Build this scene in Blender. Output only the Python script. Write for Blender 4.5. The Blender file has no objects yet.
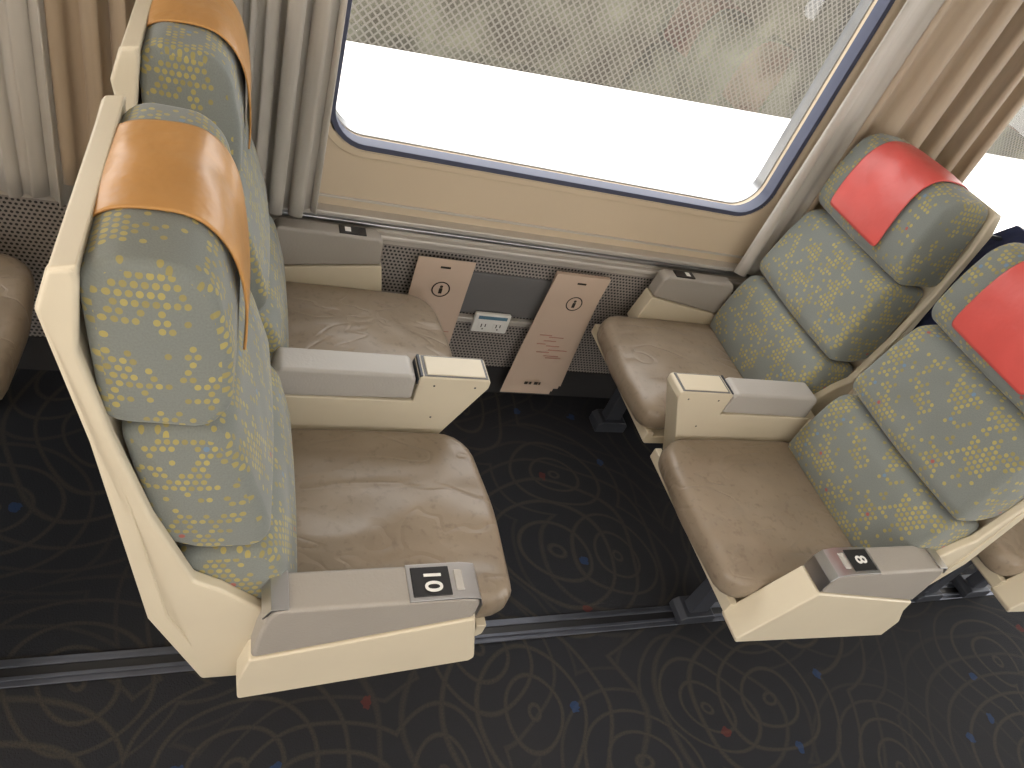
import bpy, bmesh, math, random
from mathutils import Matrix, Vector
random.seed(3)
scene=bpy.context.scene
try:
    scene.view_settings.view_transform='Standard'
except Exception: pass

# ------------------------------------------------------------------ materials
def new_mat(name):
    m=bpy.data.materials.new(name); m.use_nodes=True
    nt=m.node_tree; b=nt.nodes['Principled BSDF']
    return m,nt,b
def N(nt,t,**k):
    n=nt.nodes.new(t)
    for a,v in k.items(): setattr(n,a,v)
    return n
def L(nt,a,b): nt.links.new(a,b)
def math_n(nt,op,a,b=None,c=None):
    n=N(nt,'ShaderNodeMath',operation=op)
    for i,v in enumerate((a,b,c)):
        if v is None: continue
        if isinstance(v,(int,float)): n.inputs[i].default_value=v
        else: L(nt,v,n.inputs[i])
    return n.outputs[0]
def mixc(nt,f,a,b):
    n=N(nt,'ShaderNodeMix',data_type='RGBA')
    if isinstance(f,(int,float)): n.inputs[0].default_value=f
    else: L(nt,f,n.inputs[0])
    for i,v in ((6,a),(7,b)):
        if isinstance(v,tuple): n.inputs[i].default_value=(v[0],v[1],v[2],1)
        else: L(nt,v,n.inputs[i])
    return n.outputs[2]
def simple(name,col,rough=.5,metal=0.,var=.08,scale=6,bump=0.,bscale=60,spec=.5,bdist=.003):
    m,nt,b=new_mat(name)
    tc=N(nt,'ShaderNodeTexCoord')
    no=N(nt,'ShaderNodeTexNoise'); no.inputs['Scale'].default_value=scale; no.inputs['Detail'].default_value=4
    L(nt,tc.outputs['Object'],no.inputs['Vector'])
    d=tuple(c*(1-var*1.6) for c in col); l=tuple(min(1,c*(1+var)) for c in col)
    L(nt,mixc(nt,no.outputs[0],d,l),b.inputs['Base Color'])
    b.inputs['Roughness'].default_value=rough; b.inputs['Metallic'].default_value=metal
    b.inputs['Specular IOR Level'].default_value=spec
    if bump:
        n2=N(nt,'ShaderNodeTexNoise'); n2.inputs['Scale'].default_value=bscale; n2.inputs['Detail'].default_value=3
        L(nt,tc.outputs['Object'],n2.inputs['Vector'])
        bp=N(nt,'ShaderNodeBump'); bp.inputs['Strength'].default_value=bump; bp.inputs['Distance'].default_value=bdist
        L(nt,n2.outputs[0],bp.inputs['Height']); L(nt,bp.outputs[0],b.inputs['Normal'])
    return m
CREAM=simple('cream_plastic',(.62,.555,.43),.42,var=.05)
PAD=simple('grey_armrest_vinyl',(.33,.305,.275),.5,var=.08,bump=.25,bscale=180)
PADL=simple('light_armrest_vinyl',(.42,.40,.375),.5,var=.06,bump=.2,bscale=180)
CHROME=simple('brushed_metal',(.60,.60,.62),.28,1.,.05)
BLACK=simple('black_plastic',(.012,.012,.014),.4)
WHITE=simple('white_paint',(.8,.8,.78),.5)
DARKMET=simple('dark_steel',(.055,.06,.075),.5,.4,.2)
ALU=simple('aluminium_rail',(.42,.43,.45),.32,.9,.15,20)
TRACK=simple('worn_dark_track',(.12,.13,.16),.33,.7,.25,14)
WALLC=simple('cream_wall_laminate',(.60,.50,.37),.45,var=.05,scale=3)
RAILC=simple('pale_rail',(.56,.53,.49),.35,.3,.06)
GASKET=simple('window_gasket',(.06,.07,.12),.5)
KICK=simple('dark_kick_panel',(.035,.034,.036),.6)
GREYP=simple('grey_panel',(.15,.15,.155),.6)
CEIL=simple('ceiling_paint',(.7,.68,.64),.7)
RED=simple('red_leather_cover',(.58,.085,.075),.36,var=.16,scale=8,bump=.5,bscale=16,bdist=.008)
ORANGE=simple('tan_leather_cover',(.53,.275,.09),.32,var=.16,scale=8,bump=.5,bscale=16,bdist=.008)
NAVY=simple('navy_cloth',(.012,.02,.07),.85,var=.3,bump=.5,bscale=30,bdist=.01)

def vinyl():
    m,nt,b=new_mat('taupe_seat_vinyl')
    tc=N(nt,'ShaderNodeTexCoord')
    no=N(nt,'ShaderNodeTexNoise'); no.inputs['Scale'].default_value=5; no.inputs['Detail'].default_value=5; L(nt,tc.outputs['Object'],no.inputs['Vector'])
    n2=N(nt,'ShaderNodeTexNoise'); n2.inputs['Scale'].default_value=60; n2.inputs['Detail'].default_value=5; L(nt,tc.outputs['Object'],n2.inputs['Vector'])
    c=mixc(nt,no.outputs[0],(.17,.13,.093),(.36,.295,.225))
    r=N(nt,'ShaderNodeMapRange'); r.inputs[1].default_value=.56; r.inputs[2].default_value=.76; r.inputs[4].default_value=.45; L(nt,n2.outputs[0],r.inputs[0])
    L(nt,mixc(nt,r.outputs[0],c,(.12,.085,.06)),b.inputs['Base Color'])
    b.inputs['Roughness'].default_value=.33
    mp=N(nt,'ShaderNodeMapping'); mp.inputs['Scale'].default_value=(4,8,5); L(nt,tc.outputs['Object'],mp.inputs[0])
    n3=N(nt,'ShaderNodeTexNoise'); n3.inputs['Scale'].default_value=1.; n3.inputs['Detail'].default_value=1; n3.inputs['Distortion'].default_value=.3; L(nt,mp.outputs[0],n3.inputs['Vector'])
    mp4=N(nt,'ShaderNodeMapping'); mp4.inputs['Scale'].default_value=(4,9,5); mp4.inputs['Rotation'].default_value=(0,0,.5); L(nt,tc.outputs['Object'],mp4.inputs[0])
    n4=N(nt,'ShaderNodeTexNoise'); n4.inputs['Scale'].default_value=1.; n4.inputs['Detail'].default_value=2; n4.inputs['Distortion'].default_value=.6; L(nt,mp4.outputs[0],n4.inputs['Vector'])
    rid=math_n(nt,'ABSOLUTE',math_n(nt,'SUBTRACT',n4.outputs[0],.5))
    rr=N(nt,'ShaderNodeMapRange'); rr.inputs[1].default_value=0; rr.inputs[2].default_value=.035; L(nt,rid,rr.inputs[0])
    bp=N(nt,'ShaderNodeBump'); bp.inputs['Strength'].default_value=.7; bp.inputs['Distance'].default_value=.035
    L(nt,n3.outputs[0],bp.inputs['Height'])
    bp1=N(nt,'ShaderNodeBump'); bp1.inputs['Strength'].default_value=.26; bp1.inputs['Distance'].default_value=.004
    L(nt,rr.outputs[0],bp1.inputs['Height']); L(nt,bp.outputs[0],bp1.inputs['Normal'])
    bp2=N(nt,'ShaderNodeBump'); bp2.inputs['Strength'].default_value=.15; bp2.inputs['Distance'].default_value=.002
    L(nt,n2.outputs[0],bp2.inputs['Height']); L(nt,bp1.outputs[0],bp2.inputs['Normal']); L(nt,bp2.outputs[0],b.inputs['Normal'])
    return m
SEATV=vinyl()
def fabric(name,base,dot):
    m,nt,b=new_mat(name)
    uv=N(nt,'ShaderNodeUVMap')
    sep=N(nt,'ShaderNodeSeparateXYZ'); L(nt,uv.outputs[0],sep.inputs[0])
    P=.0125
    v=math_n(nt,'DIVIDE',sep.outputs[1],P*.92)
    row=math_n(nt,'FLOOR',v)
    fy=math_n(nt,'SUBTRACT',math_n(nt,'FRACT',v),.5)
    off=math_n(nt,'MULTIPLY',math_n(nt,'ABSOLUTE',math_n(nt,'MODULO',row,2.)),.5)
    u=math_n(nt,'ADD',math_n(nt,'DIVIDE',sep.outputs[0],P),off)
    col=math_n(nt,'FLOOR',u)
    fx=math_n(nt,'SUBTRACT',math_n(nt,'FRACT',u),.5)
    d=math_n(nt,'SQRT',math_n(nt,'ADD',math_n(nt,'POWER',fx,2.),math_n(nt,'POWER',math_n(nt,'MULTIPLY',fy,.95),2.)))
    comb=N(nt,'ShaderNodeCombineXYZ'); L(nt,col,comb.inputs[0]); L(nt,row,comb.inputs[1])
    wn=N(nt,'ShaderNodeTexWhiteNoise',noise_dimensions='2D'); L(nt,comb.outputs[0],wn.inputs['Vector'])
    cl=N(nt,'ShaderNodeTexNoise',noise_dimensions='2D'); cl.inputs['Scale'].default_value=.19; cl.inputs['Detail'].default_value=2
    L(nt,comb.outputs[0],cl.inputs['Vector'])
    pres=math_n(nt,'LESS_THAN',wn.outputs[0],math_n(nt,'MULTIPLY',math_n(nt,'SUBTRACT',cl.outputs[0],.355),3.2))
    inside=math_n(nt,'LESS_THAN',d,.37)
    mask=math_n(nt,'MULTIPLY',pres,inside)
    wn2=N(nt,'ShaderNodeTexWhiteNoise',noise_dimensions='3D')
    c2=N(nt,'ShaderNodeVectorMath',operation='ADD'); L(nt,comb.outputs[0],c2.inputs[0]); c2.inputs[1].default_value=(7.3,2.1,5.)
    L(nt,c2.outputs[0],wn2.inputs['Vector'])
    red=math_n(nt,'GREATER_THAN',wn2.outputs[0],.993); blu=math_n(nt,'LESS_THAN',wn2.outputs[0],.008)
    dk=tuple(c*.62 for c in dot)
    dc=mixc(nt,wn2.outputs[0],dk,dot)
    dc=mixc(nt,red,dc,(.40,.06,.04)); dc=mixc(nt,blu,dc,(.12,.22,.36))
    n3=N(nt,'ShaderNodeTexNoise'); n3.inputs['Scale'].default_value=350; L(nt,uv.outputs[0],n3.inputs['Vector'])
    bc=mixc(nt,n3.outputs[0],tuple(c*.8 for c in base),tuple(c*1.15 for c in base))
    L(nt,mixc(nt,math_n(nt,'MULTIPLY',mask,.75),bc,dc),b.inputs['Base Color'])
    b.inputs['Roughness'].default_value=.9; b.inputs['Sheen Weight'].default_value=.2
    bp=N(nt,'ShaderNodeBump'); bp.inputs['Strength'].default_value=.3; bp.inputs['Distance'].default_value=.001
    L(nt,n3.outputs[0],bp.inputs['Height'])
    tc=N(nt,'ShaderNodeTexCoord'); n4=N(nt,'ShaderNodeTexNoise'); n4.inputs['Scale'].default_value=7; n4.inputs['Detail'].default_value=1; L(nt,tc.outputs['Object'],n4.inputs['Vector'])
    bp3=N(nt,'ShaderNodeBump'); bp3.inputs['Strength'].default_value=.5; bp3.inputs['Distance'].default_value=.035; L(nt,n4.outputs[0],bp3.inputs['Height'])
    L(nt,bp3.outputs[0],bp.inputs['Normal']); L(nt,bp.outputs[0],b.inputs['Normal'])
    return m
FAB=fabric('dotted_seat_fabric',(.172,.188,.176),(.43,.35,.08))

def curtain_mat(name,col,tl=.3):
    m,nt,b=new_mat(name)
    tc=N(nt,'ShaderNodeTexCoord'); mp=N(nt,'ShaderNodeMapping'); mp.inputs['Scale'].default_value=(60,60,2)
    L(nt,tc.outputs['Object'],mp.inputs[0]); no=N(nt,'ShaderNodeTexNoise'); no.inputs['Scale'].default_value=1.5
    L(nt,mp.outputs[0],no.inputs['Vector'])
    L(nt,mixc(nt,no.outputs[0],tuple(c*.85 for c in col),tuple(c*1.1 for c in col)),b.inputs['Base Color'])
    b.inputs['Roughness'].default_value=.6; b.inputs['Sheen Weight'].default_value=.3
    tr=N(nt,'ShaderNodeBsdfTranslucent'); tr.inputs[0].default_value=(*col,1)
    mx=N(nt,'ShaderNodeMixShader'); mx.inputs[0].default_value=tl
    L(nt,b.outputs[0],mx.inputs[1]); L(nt,tr.outputs[0],mx.inputs[2])
    L(nt,mx.outputs[0],nt.nodes['Material Output'].inputs['Surface'])
    return m
CURT=curtain_mat('grey_curtain_cloth',(.60,.57,.525))
CURTB=curtain_mat('tan_curtain_cloth',(.53,.425,.31))

def carpet():
    m,nt,b=new_mat('swirl_carpet')
    tc=N(nt,'ShaderNodeTexCoord')
    def rings(scale,freq,th,seed):
        mp=N(nt,'ShaderNodeMapping'); mp.inputs['Location'].default_value=(seed,seed*.37,0); L(nt,tc.outputs['Object'],mp.inputs[0])
        nz=N(nt,'ShaderNodeTexNoise'); nz.inputs['Scale'].default_value=1.6; nz.inputs['Detail'].default_value=1; L(nt,mp.outputs[0],nz.inputs['Vector'])
        ad=N(nt,'ShaderNodeVectorMath',operation='MULTIPLY_ADD'); L(nt,nz.outputs['Color'],ad.inputs[0]); ad.inputs[1].default_value=(.28,.28,0); L(nt,mp.outputs[0],ad.inputs[2])
        vo=N(nt,'ShaderNodeTexVoronoi',voronoi_dimensions='2D'); vo.inputs['Scale'].default_value=scale; L(nt,ad.outputs[0],vo.inputs['Vector'])
        s=math_n(nt,'SINE',math_n(nt,'MULTIPLY',vo.outputs['Distance'],freq))
        r=N(nt,'ShaderNodeMapRange'); r.inputs[1].default_value=th; r.inputs[2].default_value=1.
        L(nt,s,r.inputs[0])
        fade=N(nt,'ShaderNodeMapRange'); fade.inputs[1].default_value=.85; fade.inputs[2].default_value=.3; L(nt,vo.outputs['Distance'],fade.inputs[0])
        return math_n(nt,'MULTIPLY',r.outputs[0],fade.outputs[0])
    a=rings(2.3,44,.78,1.3); c=rings(1.4,60,.80,5.1)
    tot=math_n(nt,'MAXIMUM',a,c)
    big=N(nt,'ShaderNodeTexNoise'); big.inputs['Scale'].default_value=1.6; L(nt,tc.outputs['Object'],big.inputs['Vector'])
    base=mixc(nt,big.outputs[0],(.014,.016,.022),(.027,.026,.028))
    line=mixc(nt,big.outputs[0],(.060,.053,.033),(.055,.050,.042))
    fib=N(nt,'ShaderNodeTexNoise'); fib.inputs['Scale'].default_value=220; L(nt,tc.outputs['Object'],fib.inputs['Vector'])
    amt=math_n(nt,'MULTIPLY',tot,math_n(nt,'MULTIPLY',fib.outputs[0],1.0))
    colr=mixc(nt,amt,base,line)
    mp=N(nt,'ShaderNodeMapping'); mp.inputs['Location'].default_value=(3.3,1.2,0); L(nt,tc.outputs['Object'],mp.inputs[0])
    vs=N(nt,'ShaderNodeTexVoronoi',voronoi_dimensions='2D'); vs.inputs['Scale'].default_value=4.8; L(nt,mp.outputs[0],vs.inputs['Vector'])
    nsr=N(nt,'ShaderNodeTexNoise'); nsr.inputs['Scale'].default_value=60; L(nt,tc.outputs['Object'],nsr.inputs['Vector'])
    star=math_n(nt,'LESS_THAN',math_n(nt,'ADD',vs.outputs['Distance'],math_n(nt,'MULTIPLY',nsr.outputs[0],.12)),.125)
    sp=N(nt,'ShaderNodeSeparateColor'); L(nt,vs.outputs['Color'],sp.inputs[0])
    sel=math_n(nt,'MULTIPLY',star,math_n(nt,'GREATER_THAN',sp.outputs[0],.45))
    sc=mixc(nt,math_n(nt,'GREATER_THAN',sp.outputs[1],.68),(.02,.055,.15),(.12,.025,.02))
    colr=mixc(nt,math_n(nt,'MULTIPLY',sel,.5),colr,sc)
    L(nt,colr,b.inputs['Base Color']); b.inputs['Roughness'].default_value=.95; b.inputs['Specular IOR Level'].default_value=.2
    bp=N(nt,'ShaderNodeBump'); bp.inputs['Strength'].default_value=.5; bp.inputs['Distance'].default_value=.003
    L(nt,fib.outputs[0],bp.inputs['Height']); L(nt,bp.outputs[0],b.inputs['Normal'])
    return m
CARPET=carpet()
def perforated():
    m,nt,b=new_mat('perforated_metal')
    tc=N(nt,'ShaderNodeTexCoord'); sep=N(nt,'ShaderNodeSeparateXYZ'); L(nt,tc.outputs['Object'],sep.inputs[0])
    P=.0115
    v=math_n(nt,'DIVIDE',sep.outputs[2],P); row=math_n(nt,'FLOOR',v); fy=math_n(nt,'SUBTRACT',math_n(nt,'FRACT',v),.5)
    u=math_n(nt,'ADD',math_n(nt,'DIVIDE',sep.outputs[0],P),math_n(nt,'MULTIPLY',math_n(nt,'MODULO',row,2.),.5))
    fx=math_n(nt,'SUBTRACT',math_n(nt,'FRACT',u),.5)
    d=math_n(nt,'SQRT',math_n(nt,'ADD',math_n(nt,'POWER',fx,2.),math_n(nt,'POWER',fy,2.)))
    hole=math_n(nt,'LESS_THAN',d,.31)
    L(nt,mixc(nt,hole,(.32,.295,.28),(.022,.02,.022)),b.inputs['Base Color']); b.inputs['Roughness'].default_value=.5
    return m
PERF=perforated()
def fence_mat():
    m,nt,b=new_mat('slatted_chain_link')
    tc=N(nt,'ShaderNodeTexCoord'); sep=N(nt,'ShaderNodeSeparateXYZ'); L(nt,tc.outputs['Object'],sep.inputs[0])
    s=10.5
    a=math_n(nt,'FRACT',math_n(nt,'MULTIPLY',math_n(nt,'ADD',sep.outputs[0],sep.outputs[2]),s))
    c=math_n(nt,'FRACT',math_n(nt,'MULTIPLY',math_n(nt,'SUBTRACT',sep.outputs[0],sep.outputs[2]),s))
    w=math_n(nt,'MAXIMUM',math_n(nt,'LESS_THAN',a,.30),math_n(nt,'LESS_THAN',c,.30))
    no=N(nt,'ShaderNodeTexNoise'); no.inputs['Scale'].default_value=.9; no.inputs['Detail'].default_value=7; no.inputs['Roughness'].default_value=.65; L(nt,tc.outputs['Object'],no.inputs['Vector'])
    r=N(nt,'ShaderNodeMapRange'); r.inputs[1].default_value=.42; r.inputs[2].default_value=.68; L(nt,no.outputs[0],r.inputs[0])
    bk=mixc(nt,r.outputs[0],(.030,.027,.022),(.105,.105,.078))
    L(nt,mixc(nt,w,bk,(.100,.093,.082)),b.inputs['Base Color']); b.inputs['Roughness'].default_value=.9; b.inputs['Specular IOR Level'].default_value=.1
    return m
FENCE=fence_mat()
GROUND=simple('pale_gravel',(.78,.77,.74),.9,var=.06,scale=2)
BUSH=simple('bush_leaves',(.06,.075,.03),.8,var=.4,scale=5,bump=.8,bscale=12,bdist=.1)
CARD=simple('printed_card',(.60,.47,.375),.6,var=.05)
CARDINK=simple('card_pink_ink',(.50,.24,.20),.6,var=.2,scale=40)
INK=simple('card_dark_ink',(.03,.025,.02),.6)
def glass_mat():
    m,nt,b=new_mat('window_glass')
    tr=N(nt,'ShaderNodeBsdfTransparent'); gl=N(nt,'ShaderNodeBsdfGlossy'); gl.inputs['Roughness'].default_value=.02
    mx=N(nt,'ShaderNodeMixShader'); mx.inputs[0].default_value=.04
    L(nt,tr.outputs[0],mx.inputs[1]); L(nt,gl.outputs[0],mx.inputs[2]); L(nt,mx.outputs[0],nt.nodes['Material Output'].inputs['Surface'])
    return m
GLASS=glass_mat()

# ------------------------------------------------------------------ mesh helpers
def link(o,parent=None):
    scene.collection.objects.link(o)
    if parent: o.parent=parent
    return o
def empty(name,loc=(0,0,0)):
    e=bpy.data.objects.new(name,None); e.empty_display_size=.1; e.location=loc; link(e); return e
def finish(name,bm,mat,parent=None,smooth=False,bevel=0,segs=2,angle=.6):
    bmesh.ops.recalc_face_normals(bm,faces=bm.faces)
    me=bpy.data.meshes.new(name); bm.to_mesh(me); bm.free()
    if smooth:
        for p in me.polygons: p.use_smooth=True
    o=bpy.data.objects.new(name,me)
    for m in (mat if isinstance(mat,list) else [mat]): me.materials.append(m)
    if bevel:
        md=o.modifiers.new('b','BEVEL'); md.width=bevel; md.segments=segs; md.limit_method='ANGLE'; md.angle_limit=angle
        md.harden_normals=True
        for p in me.polygons: p.use_smooth=True
    link(o,parent); return o
def box(name,x0,x1,y0,y1,z0,z1,mat,parent=None,bevel=0.):
    bm=bmesh.new()
    vs=[bm.verts.new((x,y,z)) for x in (x0,x1) for y in (y0,y1) for z in (z0,z1)]
    for f in ((0,1,3,2),(4,6,7,5),(0,4,5,1),(2,3,7,6),(0,2,6,4),(1,5,7,3)): bm.faces.new([vs[i] for i in f])
    return finish(name,bm,mat,parent,bevel=bevel)
def extrude(name,prof,y0,y1,mat,T,parent=None,bevel=.004,segs=2):
    bm=bmesh.new()
    a=[bm.verts.new(T(x,y0,z)) for x,z in prof]; b=[bm.verts.new(T(x,y1,z)) for x,z in prof]
    n=len(prof); bm.faces.new(a); bm.faces.new(b[::-1])
    for i in range(n): bm.faces.new((a[i],a[(i+1)%n],b[(i+1)%n],b[i]))
    return finish(name,bm,mat,parent,bevel=bevel,segs=segs,angle=.35)
def round_poly(p,r,n=5):
    out=[];m=len(p)
    for i in range(m):
        A=Vector(p[i-1]);B=Vector(p[i]);C=Vector(p[(i+1)%m])
        la=(A-B).length;lc=(C-B).length
        d=min(r,la*.48,lc*.48)
        s=B+(A-B).normalized()*d;e=B+(C-B).normalized()*d
        for k in range(n+1):
            t=k/n; out.append(tuple((1-t)**2*s+2*t*(1-t)*B+t*t*e))
    return out
def resample(p,n):
    L_=[0]
    for i in range(len(p)):
        a=Vector(p[i]);b=Vector(p[(i+1)%len(p)]);L_.append(L_[-1]+(a-b).length)
    tot=L_[-1];out=[];j=0
    for k in range(n):
        s=tot*k/n
        while L_[j+1]<s: j+=1
        a=Vector(p[j]);b=Vector(p[(j+1)%len(p)]);t=(s-L_[j])/max(1e-9,L_[j+1]-L_[j])
        out.append(tuple(a.lerp(b,t)))
    return out,tot
def inset(p,d):
    n=len(p);out=[]
    area=sum(p[i][0]*p[(i+1)%n][1]-p[(i+1)%n][0]*p[i][1] for i in range(n))
    sg=1 if area>0 else -1
    for i in range(n):
        a=Vector(p[i-2]);c=Vector(p[(i+2)%n]);t=(c-a).normalized()
        nn=Vector((-t.y,t.x))*sg
        out.append((p[i][0]+nn.x*d,p[i][1]+nn.y*d))
    return out
def cushion(name,prof,a0,a1,r,mat,T,parent,axis='y',rc=.03,puff=.0,bulge=.006,npts=64,nst=9):
    p,tot=resample(round_poly(prof,rc),npts)
    rows=[]
    K=5
    cx=sum(q[0] for q in p)/len(p); cy=sum(q[1] for q in p)/len(p)
    base=inset(p,r)
    def ring(q,a,kind): rows.append((q,a,kind))
    for s in (.02,.35,.62,.84):
        ring([(cx+(x-cx)*s,cy+(y-cy)*s) for x,y in base],a0-bulge*(1-s*s),'cap')
    for k in range(K+1):
        t=math.pi/2*k/K
        ring(inset(p,r*(1-math.sin(t))),a0+r*(1-math.cos(t)),'side' if k>1 else 'cap')
    for k in range(1,nst):
        t=k/nst
        ring(inset(p,-puff*math.sin(math.pi*t)),a0+r+(a1-a0-2*r)*t,'side')
    for k in range(K,-1,-1):
        t=math.pi/2*k/K
        ring(inset(p,r*(1-math.sin(t))),a1-r*(1-math.cos(t)),'side' if k>1 else 'cap')
    for s in (.84,.62,.35,.02):
        ring([(cx+(x-cx)*s,cy+(y-cy)*s) for x,y in base],a1+bulge*(1-s*s),'cap')
    bm=bmesh.new(); uvl=bm.loops.layers.uv.new('UVMap'); V=[]
    for q,a,k in rows:
        V.append([bm.verts.new(T(x,a,y) if axis=='y' else T(x,y,a)) for x,y in q])
    n=len(p)
    for i in range(len(rows)-1):
        for j in range(n):
            j2=(j+1)%n
            f=bm.faces.new((V[i][j],V[i][j2],V[i+1][j2],V[i+1][j]))
            cap=rows[i][2]=='cap' and rows[i+1][2]=='cap'
            for lp,(ii,jj,js) in zip(f.loops,((i,j,j),(i,j2,j+1),(i+1,j2,j+1),(i+1,j,j))):
                q=rows[ii][0][jj]
                lp[uvl].uv=(q[0]+1,q[1]+1) if cap else (rows[ii][1]+1,tot*js/n+1)
    bm.faces.new(V[0]); bm.faces.new(V[-1][::-1])
    return finish(name,bm,mat,parent,smooth=True)

# ------------------------------------------------------------------ seats
def text_obj(name,body,size,loc,rotz,parent,mat):
    cu=bpy.data.curves.new(name,'FONT'); cu.body=body; cu.size=size; cu.align_x='CENTER'; cu.align_y='CENTER'; cu.extrude=.0004; cu.offset=.0006
    o=bpy.data.objects.new(name,cu); o.location=loc; o.rotation_euler=(0,0,rotz); cu.materials.append(mat)
    link(o,parent); return o

HEAD=[(-.118,.960),(.02,.952),(.052,.985),(.05,1.08),(.03,1.165),(-.01,1.195),(-.10,1.195),(-.128,1.17)]
MIDB=[(-.105,.945),(-.06,.725),(.0,.70),(.085,.703),(.102,.735),(.075,.86),(.05,.935),(.0,.948)]
LOWB=[(-.04,.685),(.01,.48),(.14,.46),(.145,.52),(.118,.655),(.095,.690)]
def seat(ox,sg,y0,cover,number=None,aisle=True,tag=0,taper=(.0,.0),ztop=1.19,lean=0.,thin=0.):
    T=lambda x,y,z:(ox+sg*x,y,z)
    w=.485; y1=y0+w
    def TB(x,y,z):
        s=max(0,min(1.,(z-.62)/.56)); s=s*s*(3-2*s)*.4+s*.6
        yy=y0+taper[0]*s+(y-y0)*(1-(taper[0]+taper[1])*s/w)
        zz=z if z<.9 else .9+(z-.9)*(ztop-.9)/.29
        q=max(0,(z-.85)/.33)
        th=thin*max(0,min(1,(x+.10)/.14))*max(0,min(1,(z-.55)/.35))
        return (ox+sg*(x-lean*q-th),yy,zz)
    e=empty('train_seat')
    side=[(-.124,1.188),(-.148,1.182),(-.163,1.13),(-.13,.94),(-.078,.56),(.0,.34),(.10,.335),(.10,.55),(.03,.63),(-.01,.66),(-.062,.80),(-.106,.95),(-.130,1.08),(-.122,1.17)]
    extrude('shell_side_a',side,y0,y0+.022,CREAM,TB,e,.006,3)
    extrude('shell_side_b',side,y1-.022,y1,CREAM,TB,e,.006,3)
    back=[(-.121,1.190),(-.146,1.184),(-.163,1.13),(-.13,.94),(-.078,.56),(.0,.34),(.03,.34),(-.05,.56),(-.11,.94),(-.139,1.12),(-.124,1.16)]
    extrude('shell_back',back,y0+.003,y1-.003,CREAM,TB,e,.003)
    c0=y0+.020;c1=y1-.020
    cushion('headrest_cushion',HEAD,c0-.008,c1+.006,.018,FAB,TB,e,rc=.028,puff=.004)
    cushion('upper_back_cushion',MIDB,c0,c1,.02,FAB,TB,e,rc=.022,puff=.006)
    cushion('lower_back_cushion',LOWB,c0+.004,c1-.004,.018,FAB,TB,e,rc=.02,puff=.004)
    yc=(y0+y1)/2+.012; hw=.128
    path=[(-.134,1.13),(-.135,1.165),(-.125,1.188),(-.10,1.203),(-.05,1.207),(-.010,1.206),(.018,1.192),(.040,1.168),(.053,1.13),(.0615,1.08),(.064,1.03),(.0635,.995)]
    bm=bmesh.new(); rows=[]
    for i,(x,z) in enumerate(path):
        r=[]
        for k in range(13):
            t=k/12; yy=yc-hw+2*hw*t
            wv=.0015*math.sin(9*t+i*.9+tag)+.002*math.sin(4*t+tag*2)*(i/11)
            r.append(bm.verts.new(TB(x+wv,yy,z+wv*.6-(.004*(2*t-1)**2 if i<8 else 0)) ))
        rows.append(r)
    for i in range(len(rows)-1):
        for k in range(12): bm.faces.new((rows[i][k],rows[i][k+1],rows[i+1][k+1],rows[i+1][k]))
    o=finish('leather_headrest_cover',bm,cover,e,smooth=True)
    md=o.modifiers.new('s','SUBSURF'); md.levels=1; md.render_levels=2
    md=o.modifiers.new('t','SOLIDIFY'); md.thickness=.003; md.offset=0
    s0=y0+.037 if aisle else y0+.034; s1=y1+.003 if aisle else y1-.008
    if sg<0 and aisle: s0-=.002
    ym=(s0+s1)/2
    plan=[(.09,s0),(.30,s0),(.53,s0+.002),(.568,s0+.022),(.576,ym),(.556,s1-.05),(.51,s1-.004),(.30,s1),(.09,s1)] if sg>0 else \
         [(.09,s0),(.30,s0),(.52,s0+.002),(.555,s0+.03),(.566,ym),(.552,s1-.04),(.51,s1-.004),(.30,s1),(.09,s1)]
    cushion('seat_cushion',plan,.385,.468,.028,SEATV,T,e,axis='z',rc=.04,puff=.002,bulge=.012,npts=72,nst=3)
    extrude('seat_pan',[(.02,.345),(.512,.345),(.522,.355),(.522,.390),(.50,.390),(.50,.374),(.02,.374)],y0+.03,y1+.02,CREAM,T,e,.003)
    if aisle:
        ya,yb=.55,.62
        dx,dz=(0.,0.) if sg>0 else (-.022,-.014)
        TA=lambda x,y,z:T(x+dx,y,z+dz)
        extrude('armrest_pad',[(.088,.60),(.10,.622),(.40,.624),(.425,.618),(.433,.60),(.433,.556),(.072,.475),(.078,.54)],ya,yb,PAD,TA,e,.008,3)
        if sg>0: sh=[(.070,.473),(.436,.556),(.478,.400),(.470,.388),(.06,.330),(.055,.40)]
        else: sh=[(.070,.473),(.436,.556),(.545,.368),(.537,.352),(.02,.295),(.02,.37),(.06,.43)]
        extrude('armrest_shell',sh,ya-.003,yb+.002,CREAM,TA,e,.005)
        x0,x1=.305,.437
        extrude('metal_clip',[(x0,.6245),(.40,.6265),(.427,.6205),(.4365,.60),(.4365,.560),(.4335,.560),(.4335,.598),(.425,.617),(.40,.622),(x0,.621)],ya+.001,yb-.001,CHROME,TA,e,.0008)
        extrude('number_plate',[(.312,.6266),(.378,.6275),(.378,.624),(.312,.624)],ya+.008,yb-.008,BLACK,TA,e,.001)
        if number: text_obj('number_text',number,.042,TA(.346,(ya+yb)/2,.6283),-math.pi/2,e,WHITE)
        extrude('recline_button',[(.386,.6285),(.400,.6285),(.400,.624),(.386,.624)],ya+.016,yb-.016,PADL,TA,e,.001)
        extrude('metal_cap_rear',[(.080,.60),(.092,.6245),(.118,.6265),(.118,.623),(.094,.619),(.084,.60)],ya+.002,yb-.002,CHROME,TA,e,.0008)
    else:
        ya,yb=1.077,1.147
        extrude('centre_armrest_pad',[(.10,.56),(.105,.61),(.115,.624),(.385,.624),(.398,.612),(.40,.552),(.10,.545)],ya,yb,PADL,T,e,.008,3)
        extrude('centre_armrest_console',[(.06,.548),(.403,.548),(.403,.62),(.408,.624),(.562,.624),(.568,.618),(.568,.60),(.50,.462),(.435,.32),(.06,.32)],ya-.002,yb+.002,CREAM,T,e,.004)
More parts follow.
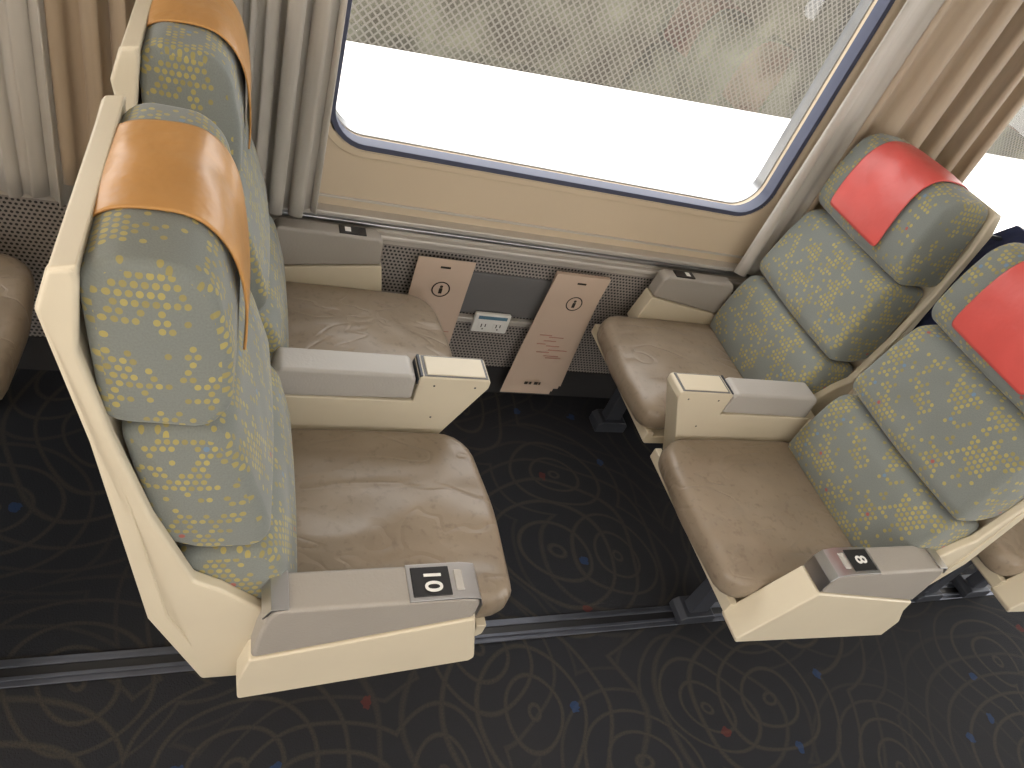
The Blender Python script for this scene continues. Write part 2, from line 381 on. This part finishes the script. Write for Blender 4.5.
        extrude('console_lid',[(.42,.6275),(.555,.6275),(.555,.622),(.42,.622)],ya+.006,yb-.006,CREAM,T,e,.0015)
        extrude('console_lid_gap',[(.414,.6252),(.561,.6252),(.561,.621),(.414,.621)],ya+.002,yb-.002,GREYP,T,e,0)
        extrude('console_hinge',[(.400,.60),(.405,.6265),(.410,.6265),(.408,.60)],ya+.001,yb-.001,DARKMET,T,e,0)
        for k,(sx,sz) in enumerate(((.44,.60),(.535,.60),(.455,.50))):
            extrude('console_screw_%d'%k,[(sx-.002,sz-.002),(sx+.002,sz-.002),(sx+.002,sz+.002),(sx-.002,sz+.002)],ya-.0028,ya-.001,DARKMET,T,e,0)
        ya,yb=1.597,1.636
        extrude('wall_armrest_pad',[(.105,.56),(.11,.61),(.12,.624),(.372,.624),(.386,.612),(.392,.545),(.10,.50)],ya-.012,yb,PAD,T,e,.008,3)
        extrude('wall_armrest_shell',[(.095,.498),(.394,.543),(.415,.43),(.05,.36)],ya-.014,yb+.002,CREAM,T,e,.004)
        extrude('wall_armrest_plate',[(.27,.6275),(.34,.6275),(.34,.622),(.27,.622)],ya-.004,yb-.008,BLACK,T,e,.001)
        extrude('wall_armrest_plate_label',[(.285,.6285),(.30,.6285),(.30,.627),(.285,.627)],ya+.004,yb-.016,WHITE,T,e,0)
    yl=.786 if aisle else 1.53
    for xx in (.10,.34):
        extrude('leg',[(xx-.045,.012),(xx+.045,.012),(xx+.03,.06),(xx+.022,.34),(xx-.022,.34),(xx-.03,.06)],yl-.02,yl+.02,DARKMET,T,e,.004)
        extrude('floor_clamp',[(xx-.06,.0115 if aisle else 0),(xx+.06,.0115 if aisle else 0),(xx+.06,.035),(xx+.045,.05),(xx-.045,.05),(xx-.06,.035)],yl-.035,yl+.035,DARKMET,T,e,.004)
    extrude('leg_rail',[(.02,.30),(.44,.30),(.44,.34),(.02,.34)],yl-.025,yl+.025,DARKMET,T,e,.003)
    return e
YA,YW=.585,1.115
TL=(.035,.075); TR=(.075,.012)
LK=dict(taper=TL,ztop=1.178,lean=.006,thin=.030)
seat(0,1,YA,ORANGE,'10',True,0,**LK); seat(0,1,YW,ORANGE,None,False,1,**LK)
seat(1.65,-1,YA,RED,'8',True,2,(.04,.01),1.19); seat(1.65,-1,YW,RED,None,False,3,TR,1.19)
seat(-.96,1,YA,ORANGE,'14',True,4,**LK); seat(-.96,1,YW,ORANGE,None,False,5,**LK)
seat(2.61,-1,YA,RED,'6',True,6,TR,1.19); seat(2.61,-1,YW,RED,None,False,7,TR,1.19)

# ------------------------------------------------------------------ room
X0,X1=-3.2,5.2
box('floor',X0,X1,-1.6,1.78,-.05,0,CARPET)
box('ceiling',X0,X1,-1.6,1.78,2.15,2.2,CEIL)
def rrect(x0,x1,z0,z1,r,n=8):
    pts=[]
    for cx,cz,a in ((x1-r,z0+r,-90),(x1-r,z1-r,0),(x0+r,z1-r,90),(x0+r,z0+r,180)):
        for k in range(n+1):
            t=math.radians(a+90*k/n); pts.append((cx+r*math.cos(t),cz+r*math.sin(t)))
    return pts
def curve_panel(name,loops,yc,half,mat,parent=None,bev=0.):
    cu=bpy.data.curves.new(name,'CURVE'); cu.dimensions='2D'; cu.fill_mode='BOTH'; cu.extrude=half; cu.bevel_depth=bev
    for pts in loops:
        sp=cu.splines.new('POLY'); sp.points.add(len(pts)-1)
        for i,(x,z) in enumerate(pts): sp.points[i].co=(x,z,0,1)
        sp.use_cyclic_u=True
    tmp=bpy.data.objects.new(name+'_tmp',cu); scene.collection.objects.link(tmp)
    dg=bpy.context.evaluated_depsgraph_get(); me=bpy.data.meshes.new_from_object(tmp.evaluated_get(dg))
    bpy.data.objects.remove(tmp)
    me.transform(Matrix.Translation((0,yc,0))@Matrix.Rotation(math.pi/2,4,'X'))
    me.materials.clear(); me.materials.append(mat)
    o=bpy.data.objects.new(name,me); link(o,parent); return o
WIN=[(.22,1.55),(2.10,3.43),(-1.66,-.33),(3.98,5.0)]
WZ0,WZ1=.825,1.66
outer=[(X0,.60),(X1,.60),(X1,2.15),(X0,2.15)]
curve_panel('wall_window_side',[outer]+[rrect(a,b,WZ0,WZ1,.09) for a,b in WIN],1.715,.03,WALLC)
outer2=[(X0,0.),(X1,0.),(X1,2.15),(X0,2.15)]
curve_panel('wall_opposite',[outer2]+[rrect(a,b,WZ0,WZ1,.09) for a,b in WIN],-1.63,.03,WALLC)
for i,(a,b) in enumerate(WIN):
    e=empty('window_%d'%(i+1))
    curve_panel('surround',[rrect(a-.026,b+.026,WZ0-.026,WZ1+.026,.11),rrect(a-.008,b+.008,WZ0-.008,WZ1+.008,.10)],1.684,.003,WALLC,e,.002)
    curve_panel('gasket',[rrect(a-.010,b+.010,WZ0-.012,WZ1+.010,.10),rrect(a+.005,b-.005,WZ0+.005,WZ1-.005,.084)],1.700,.020,GASKET,e,.001)
    curve_panel('outer_frame',[rrect(a-.03,b+.03,WZ0-.03,WZ1+.03,.10),rrect(a+.004,b-.004,WZ0+.004,WZ1-.004,.085)],1.76,.02,ALU,e)
    curve_panel('pane',[rrect(a-.01,b+.01,WZ0-.01,WZ1+.01,.09)],1.745,.002,GLASS,e)
box('trim_1',X0,X1,1.678,1.69,.672,.678,RAILC,bevel=.002)
box('wall_lower',X0,X1,1.70,1.76,0,.60,GREYP)
e=empty('wall_heater_casing')
box('perforated_face',X0,X1,1.676,1.699,.12,.56,PERF,e)
box('kick',X0,X1,1.67,1.699,.0,.12,KICK,e)
box('plain_box',.66,.95,1.668,1.690,.345,.50,GREYP,e,.004)
box('conduit',.60,1.0,1.655,1.676,.318,.338,RAILC,e,.004)
e=empty('window_ledge_rail')
box('rail_top',X0,X1,1.650,1.70,.636,.648,RAILC,e,.004)
box('rail_mid',X0,X1,1.658,1.70,.610,.624,ALU,e,.005)
box('rail_low',X0,X1,1.650,1.70,.580,.596,RAILC,e,.005)
box('rail_back',X0,X1,1.668,1.70,.56,.64,RAILC,e)
e=empty('seat_track')
y=.786
box('track_base',X0,X1,y-.030,y+.030,0.001,.006,TRACK,e,.002)
box('track_lip_a',X0,X1,y-.018,y-.010,.006,.011,TRACK,e,.001)
box('track_lip_b',X0,X1,y+.010,y+.018,.006,.011,TRACK,e,.001)
box('track_slot',X0,X1,y-.010,y+.010,.006,.007,BLACK,e)
e=empty('power_outlet')
box('plate',.730,.850,1.645,1.660,.292,.365,WHITE,e,.004)
for xx in (.765,.815):
    box('socket_face',xx-.017,xx+.017,1.643,1.646,.303,.335,WHITE,e,.003)
    box('slot_a',xx-.008,xx-.005,1.6424,1.6432,.315,.328,BLACK,e)
    box('slot_b',xx+.005,xx+.008,1.6424,1.6432,.317,.328,BLACK,e)
    box('slot_c',xx-.002,xx+.002,1.6424,1.6432,.306,.311,BLACK,e)
box('label',.742,.838,1.6435,1.6455,.346,.358,simple('blue_label',(.10,.22,.32),.5),e)

def brochure(x0,x1,z0,z1,n,seed):
    e=empty('hanging_brochure'); rnd=random.Random(seed)
    for k in range(n):
        dx=-.006*k+rnd.uniform(-.003,.003); y=1.648-.004*k
        bm=bmesh.new(); vs=[]
        for i in range(7):
            t=i/6; z=z0+(z1-z0)*t
            yy=y-(.014+.004*k)*(1-t)**2
            sh=dx*(1-t)*2
            vs.append([bm.verts.new((x+sh,yy,z-.006*k*(1-t))) for x in (x0,x1)])
        for i in range(6): bm.faces.new((vs[i][0],vs[i][1],vs[i+1][1],vs[i+1][0]))
        o=finish('card_%d'%k,bm,CARD,e); md=o.modifiers.new('s','SOLIDIFY'); md.thickness=.002
    yf=1.648-.004*(n-1)-.0035
    cx=(x0+x1)/2
    def ringm(name,cx,cz,r0,r1,mat,segs=28):
        bm=bmesh.new(); A=[];B=[]
        for k in range(segs):
            t=2*math.pi*k/segs
            A.append(bm.verts.new((cx+r0*math.cos(t),yf-.001,cz+r0*math.sin(t)))); B.append(bm.verts.new((cx+r1*math.cos(t),yf-.001,cz+r1*math.sin(t))))
        for k in range(segs): bm.faces.new((A[k],A[(k+1)%segs],B[(k+1)%segs],B[k]))
        finish(name,bm,mat,e)
    cz=z1-.105
    ringm('emblem_ring',cx+.004,cz,.024,.028,INK)
    ringm('emblem_head',cx+.004,cz+.010,.0001,.005,INK,12)
    box('emblem_body',cx-.001,cx+.009,yf-.0015,yf-.0005,cz-.015,cz+.004,INK,e)
    box('hole_slot',cx-.015,cx+.015,yf-.001,yf-.0,z1-.03,z1-.024,INK,e)
    for k in range(9):
        zz=z0+.14+.012*k+rnd.uniform(-.004,.004); xx=x0+.02+rnd.uniform(0,.07); yy=yf-.003-(.014+.004*n)*((z1-zz)/(z1-z0))**2
        box('sketch_stroke_%d'%k,xx,xx+rnd.uniform(.03,.07),yy,yy+.0006,zz,zz+.003,CARDINK,e)
    zz=z0+.03; yy=yf-.004-(.014+.004*n)*((z1-zz)/(z1-z0))**2
    for k,wd in enumerate((.012,.008,.014,.006)):
        box('print_%d'%k,x0+.03+.018*k,x0+.03+.018*k+wd,yy,yy+.0006,zz,zz+.012,INK,e)
brochure(.505,.677,.09,.548,1,1)
brochure(.935,1.120,.085,.555,4,2)

# ------------------------------------------------------------------ curtains
def curtain(x0,x1,z0,z1,mat,folds,amp,seed,yc=1.615,lean=0.):
    rnd=random.Random(seed); ph=[rnd.uniform(0,6) for _ in range(6)]
    e=empty('window_curtain')
    bm=bmesh.new(); nx=int(folds*16); nz=22; rows=[]
    for i in range(nz+1):
        tz=i/nz; z=z0+(z1-z0)*tz; r=[]
        for k in range(nx+1):
            t=k/nx
            tt=t+.02*math.sin(7*t+ph[0]+tz*2)
            x=x0+(x1-x0)*tt+lean*tz*t
            a=amp*(.75+.35*math.sin(5*t+ph[1]))
            y=yc+a*math.sin(2*math.pi*folds*t+ph[2]+.9*math.sin(3*t+ph[3])+.35*math.sin(2*tz+ph[4]))+.005*math.sin(13*t+4*tz+ph[5])
            x+=.35*a*math.cos(4*math.pi*folds*t+ph[2])
            r.append(bm.verts.new((x,min(y,1.664),z+(.004*math.sin(9*t+ph[1]) if i==0 else 0))))
        rows.append(r)
    for i in range(nz):
        for k in range(nx): bm.faces.new((rows[i][k],rows[i][k+1],rows[i+1][k+1],rows[i+1][k]))
    o=finish('cloth',bm,mat,e,smooth=True); md=o.modifiers.new('s','SOLIDIFY'); md.thickness=.002
    box('curtain_track',x0-.02,x1+.02,1.61,1.64,z1,z1+.02,ALU,e)
curtain(.02,.205,.655,1.98,CURT,4,.024,1)
curtain(-.14,.03,.655,1.98,CURT,3.5,.022,2)
curtain(-.47,-.32,.60,1.98,CURT,3,.022,3)
curtain(-.33,-.14,.655,1.98,CURTB,3.5,.022,6)
curtain(1.525,1.645,.655,1.98,CURT,1.2,.014,4)
curtain(1.645,2.17,.655,1.98,CURTB,5.5,.034,5)

def jacket():
    e=empty('hanging_jacket'); bm=bmesh.new(); rows=[]
    for i in range(16):
        t=i/15; z=1.17-.46*t; r=[]
        for k in range(32):
            a=2*math.pi*k/32
            rr=1+.10*math.sin(5*a+3*t)+.06*math.sin(11*a+7*t)
            wy=(.085+.075*min(1,t*4))*rr; wx=(.02+.035*min(1,t*2))*rr
            r.append(bm.verts.new((1.872+wx*math.cos(a),1.10+wy*math.sin(a),z)))
        rows.append(r)
    for i in range(15):
        for k in range(32): bm.faces.new((rows[i][k],rows[i][(k+1)%32],rows[i+1][(k+1)%32],rows[i+1][k]))
    bm.faces.new(rows[0]); bm.faces.new(rows[-1][::-1])
    finish('cloth_body',bm,NAVY,e,smooth=True)
    box('hook',1.79,1.86,1.19,1.20,1.12,1.13,DARKMET,e,.003)
jacket()

# ------------------------------------------------------------------ outside
box('ground_outside',-25,40,1.9,60,-1.1,-1.0,GROUND)
e=empty('chain_link_fence',(0,7.45,0)); e.rotation_euler=(0,0,math.atan(.157))
box('fence_mesh',-20,35,0,.03,-1.0,1.6,FENCE,e)
for k in range(18):
    x=-19+3*k+.4
    bm=bmesh.new(); bmesh.ops.create_cone(bm,cap_ends=True,segments=12,radius1=.035,radius2=.035,depth=2.7,matrix=Matrix.Translation((x,.075,.35)))
    finish('post_%d'%k,bm,GREYP,e,smooth=True)
for k in range(12):
    x=-16+4*k
    e=empty('bush')
    bm=bmesh.new(); bmesh.ops.create_icosphere(bm,subdivisions=4,radius=1.5)
    rr=random.Random(k)
    p=[rr.uniform(0,6) for _ in range(3)]
    for v in bm.verts:
        c=v.co; s=1+.16*math.sin(5*c.x+p[0])*math.sin(6*c.y+p[1])+.1*math.sin(11*c.z+p[2])+rr.uniform(-.05,.05)
        v.co=Vector((c.x*s*1.3,c.y*s,c.z*s*1.1))
    bmesh.ops.translate(bm,verts=bm.verts,vec=(x,10.1+.157*x,.3))
    finish('foliage',bm,BUSH,e,smooth=False)

# ------------------------------------------------------------------ lights
w=bpy.data.worlds.new('sky'); scene.world=w; w.use_nodes=True
bg=w.node_tree.nodes['Background']; bg.inputs[0].default_value=(1,.985,.96,1); bg.inputs[1].default_value=4.3
sd=bpy.data.lights.new('sun','SUN'); sd.energy=5; sd.angle=.02; sd.color=(1,.95,.88)
so=bpy.data.objects.new('sun',sd); link(so)
so.rotation_euler=Vector((.25,-.42,.87)).to_track_quat('Z','Y').to_euler()
for i,(x,en,c) in enumerate(((-1.6,22,(1,.72,.44)),(.8,7,(1,.84,.64)),(3.2,7,(1,.9,.76)))):  # unseen lamps added to fill the interior; first one warms the left seats
    e=empty('added_fill_lamp',(x,-.3,2.14))
    o=box('fill_lamp_housing',-.75,.75,-.12,.12,-.03,0,WHITE,e,.01)
    ld=bpy.data.lights.new('added_fill_light','AREA'); ld.shape='RECTANGLE'; ld.size=1.4; ld.size_y=.2; ld.energy=en; ld.color=c
    lo=bpy.data.objects.new('added_fill_light',ld); lo.location=(0,0,-.035); link(lo,e)

# ------------------------------------------------------------------ camera
cd=bpy.data.cameras.new('camera'); cd.sensor_width=36; cd.lens=710/1024*36; cd.clip_start=.02
co=bpy.data.objects.new('camera',cd); link(co)
X=Vector((.9222,-.2373,.3052)); Y=Vector((-.0513,.7075,.7049)); Z=Vector((-.3832,-.6657,.6403))
M=Matrix((X,Y,Z)).transposed().to_4x4(); M.translation=(0,0,1.653)
co.matrix_world=M
scene.camera=co
